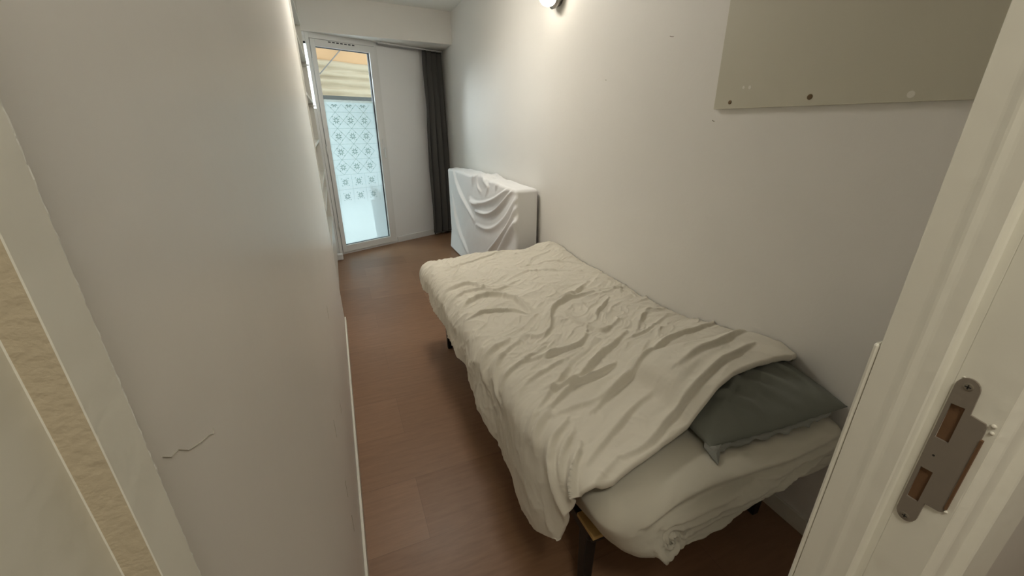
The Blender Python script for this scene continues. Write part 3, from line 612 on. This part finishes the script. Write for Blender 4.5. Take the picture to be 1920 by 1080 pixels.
# ------------------------------------------------------------------ duvet
RT, RL = .075, .30
NS, NT = 330, 470
S_ = np.linspace(0, 1, NS)[:, None] * np.ones((1, NT)); T_ = np.linspace(0, 1, NT)[None, :] * np.ones((NS, 1))
def I(x, xp, yp): return np.interp(x, xp, yp)
YF = 2.70
def ynear(a): return I(a, [-.34, -.2, -.1, -.03, .03, .12, .24, .42, .58, .72, .86, .96], [.70, .675, .66, .635, .628, .655, .685, .725, .765, .780, .765, .80])
def amin(y): return -I(y, [.60, .70, .80, .90, 1.0, 1.17, 1.35, 1.6, 1.9, 2.2, 2.45, 2.62], [.20, .275, .345, .385, .350, .310, .260, .222, .205, .190, .170, .14])
A_ = np.zeros_like(S_); Yc = ynear(A_) * (1 - T_) + YF * T_
AM = .944
for it in range(8):
    lo_ = amin(Yc); A_ = lo_ + (AM - lo_) * S_; Yc = ynear(A_) * (1 - T_) + (YF + .05 * np.clip(A_, 0, 1)) * T_
# smooth rumpled hem
Ht = .600 + .012 * fbm(A_ * 3 + 3, Yc * 3) + .012 * np.exp(-((A_ - .45) / .3) ** 2)
XX = .5 + A_
Ht -= .012 * np.exp(-((1.44 - XX) / .06) ** 2) * np.clip((Yc - 1.25) / .1, 0, 1)
Ht += .042 * np.exp(-((1.40 - XX) / .16) ** 2) * np.clip((Yc - 2.25) / .35, 0, 1)
# over the pillow the cover stands up
pb_ = np.clip((XX - .82) / .34, 0, 1) ** 1.0; pb_ = pb_ * pb_ * (3 - 2 * pb_); py_ = np.clip((1.32 - Yc) / .30, 0, 1); py_ = py_ * py_ * (3 - 2 * py_)
pe_ = np.clip((Yc - .72) / .10, 0, 1) ** .6
Ht += .050 * pb_ * py_ * pe_
# keep the cover clear of the pillow below it
_g = .012; _nx, _ny = int(1.0 / _g), int(1.0 / _g); HM = np.full((_nx, _ny), 0.0)
_ix = np.clip(((x1_ - .6) / _g).astype(int), 0, _nx - 1); _iy = np.clip(((y1_ - .5) / _g).astype(int), 0, _ny - 1)
np.maximum.at(HM, (_ix.ravel(), _iy.ravel()), z1_.ravel())
HM = np.where(HM == 0, .48, HM)
for _k in range(3):
    Q = HM.copy()
    for ax_ in (0, 1):
        for sh in (1, -1): Q = np.maximum(Q, np.roll(HM, sh, ax_))
    HM = Q
for _k in range(10): HM = (HM + np.roll(HM, 1, 0) + np.roll(HM, -1, 0) + np.roll(HM, 1, 1) + np.roll(HM, -1, 1)) / 5
_fx = np.clip((XX - .6) / _g, 0, _nx - 1.01); _fy = np.clip((Yc - .5) / _g, 0, _ny - 1.01); _i, _j = _fx.astype(int), _fy.astype(int); _u, _v = _fx - _i, _fy - _j
PH = (HM[_i, _j] * (1 - _u) + HM[_i + 1, _j] * _u) * (1 - _v) + (HM[_i, _j + 1] * (1 - _u) + HM[_i + 1, _j + 1] * _u) * _v
PH = np.where((XX > .62) & (Yc < 1.45), PH + .028, 0)
_d = Ht - PH; Ht = np.where(_d > .04, Ht, np.where(_d < -.04, PH, PH + (_d + .04) ** 2 / .16))
RG = ridges(XX, Yc, RIDGES_TOP, .0175, .0115, 11)
wx = .35 * fbm(XX * 2.1, Yc * 2.1); 
d1 = vnoise((XX * .8 - Yc * 1.0) * 9 + wx * 6, (XX + Yc) * 3.2 + wx * 4); d1 = (1 - np.abs(d1) * 2) ** 3
d2 = vnoise((XX * .5 - Yc * 1.1) * 22 + wx * 12, (XX * .9 + Yc) * 7 + 9); d2 = (1 - np.abs(d2) * 2) ** 2.5
d3 = vnoise((XX * .7 - Yc * 1.0) * 48 + wx * 20, (XX + Yc * .8) * 16 + 4); d3 = (1 - np.abs(d3) * 2) ** 2.5
soft = np.clip((Yc - .95) / .25, .35, 1)
Wd = RG + soft * (.0080 * d1 + .0065 * d2 + .0035 * d3) + .005 * fbm(XX * 7, Yc * 7)
# drop over the edges
r = .07
def wrap(A):
    arc = r * math.pi / 2; off = np.where(A >= 0, A, np.where(A > -arc, r * np.sin(A / r), -r)); dr = np.where(A >= 0, 0, np.where(A > -arc, r * (1 - np.cos(A / r)), r + (-A - arc)))
    ang = np.clip(-A / arc, 0, 1) * math.pi / 2; return off, dr, ang
ox, dx_, an = wrap(A_)
Bf = (2.60 + .02 * np.clip(A_, 0, 1)) - Yc; oy, dy_, bn_ = wrap(Bf)
X = .512 + ox; Y = (2.60 + .02 * np.clip(A_, 0, 1)) - oy
Z = Ht - dx_ - dy_
# side folds: vertical flutes that deepen towards the hem
fl = np.clip(-A_ / .25, 0, 1)
flute = fl * (.011 * np.sin(Yc * 15 + 3 * fbm(Yc * 2, A_ * 2) - A_ * 6) + .004 * np.sin(Yc * 31 + 2 * fbm(Yc * 3, A_)) * np.clip((Yc - .9) / .3, 0, 1))
nx = -np.sin(an) * np.cos(bn_ * .7); nz = np.cos(an) * np.cos(bn_); ny = np.sin(bn_)
X = X + nx * (Wd + flute) - .028 * fl * np.clip((Yc - .6) / .1, 0, 1); Y = Y + ny * Wd; Z = Z + np.maximum(nz, 0) * Wd + .004 * fl * np.sin(Yc * 30)
X = np.minimum(X, 1.443)
# hem: roll the border down and in, to the cover's thickness
def hem(X, Y, Z, k=5, th=.030):
    # near edge (T=0)
    nr = []
    for q in range(1, k + 1):
        a = math.pi * q / k; zs = np.clip(1 + A_[:, :1] * 9, 0, 1); dd = th * (1 - math.cos(a)) / 2
        nr.append((X[:, :1] + dd * (1 - zs) * .7, Y[:, :1] - .008 * math.sin(a) + .010 * (q / k), Z[:, :1] - dd * zs))
    X = np.concatenate([n[0] for n in nr[::-1]] + [X], 1); Y = np.concatenate([n[1] for n in nr[::-1]] + [Y], 1); Z = np.concatenate([n[2] for n in nr[::-1]] + [Z], 1)
    nl = []
    for q in range(1, k + 1):
        a = math.pi * q / k; rp = np.clip((np.arange(X.shape[1])[None, :] - 4) / 25, 0, 1); nl.append((X[:1] + rp * th * .7 * (1 - math.cos(a)) / 2, Y[:1], Z[:1] - rp * (.008 * math.sin(a) - .012 * q / k)))
    X = np.concatenate([n[0] for n in nl[::-1]] + [X], 0); Y = np.concatenate([n[1] for n in nl[::-1]] + [Y], 0); Z = np.concatenate([n[2] for n in nl[::-1]] + [Z], 0)
    return X, Y, Z
X, Y, Z = hem(X, Y, Z)
dv = grid_mesh('duvet', X, Y, Z, M['duvet']); thick(dv, .004); dv.modifiers[-1].offset = -1
tag(dv, 'rumpled cream duvet spread over the bed, hanging over its left side', 'duvet')

# ------------------------------------------------------------------ standing mattress under a white sheet
def st_disp(co, no):
    x, y, z = co.T
    face = np.clip(-no[:, 0], 0, 1)
    d = face * (ridges(y, z, RIDGES_STAND, .024, .020, 4) + .006 * fbm(y * 4, z * 4))
    endf = np.clip(-no[:, 1], 0, 1); d = d + endf * .004 * fbm(x * 8, z * 6)
    co = co + no * d[:, None]
    # crumpled top
    tp = np.clip((z - .93) / .06, 0, 1)
    co[:, 2] += tp * (.018 * fbm(y * 7, x * 12) * np.clip((y - 3.1) / .3, 0, 1) + .020 * np.exp(-((y - 3.75) / .22) ** 2) * (1 + fbm(y * 14, x * 20)) - .018 * np.clip((y - 4.2) / .7, 0, 1) - .01)
    # the hem lifts off the floor in a shallow curve
    lowz = np.clip((.22 - z) / .22, 0, 1)
    co[:, 0] += .030 * lowz * face * np.sin(y * 2.3)
    co[:, 0] = np.minimum(co[:, 0], 1.444)
    return co
sm = thing('upright_mattress', 'mattress stood on its long edge against the right wall under a draped white sheet', 'mattress', (1.34, 3.95, 0))
o = rbox('draped_sheet', 1.235, 1.430, 2.90, 4.98, .004, 1.005, .028, M['sheet_w'], st_disp, 22, 230, 120); put(o, sm); o['label'] = 'thin white sheet with swagged folds'
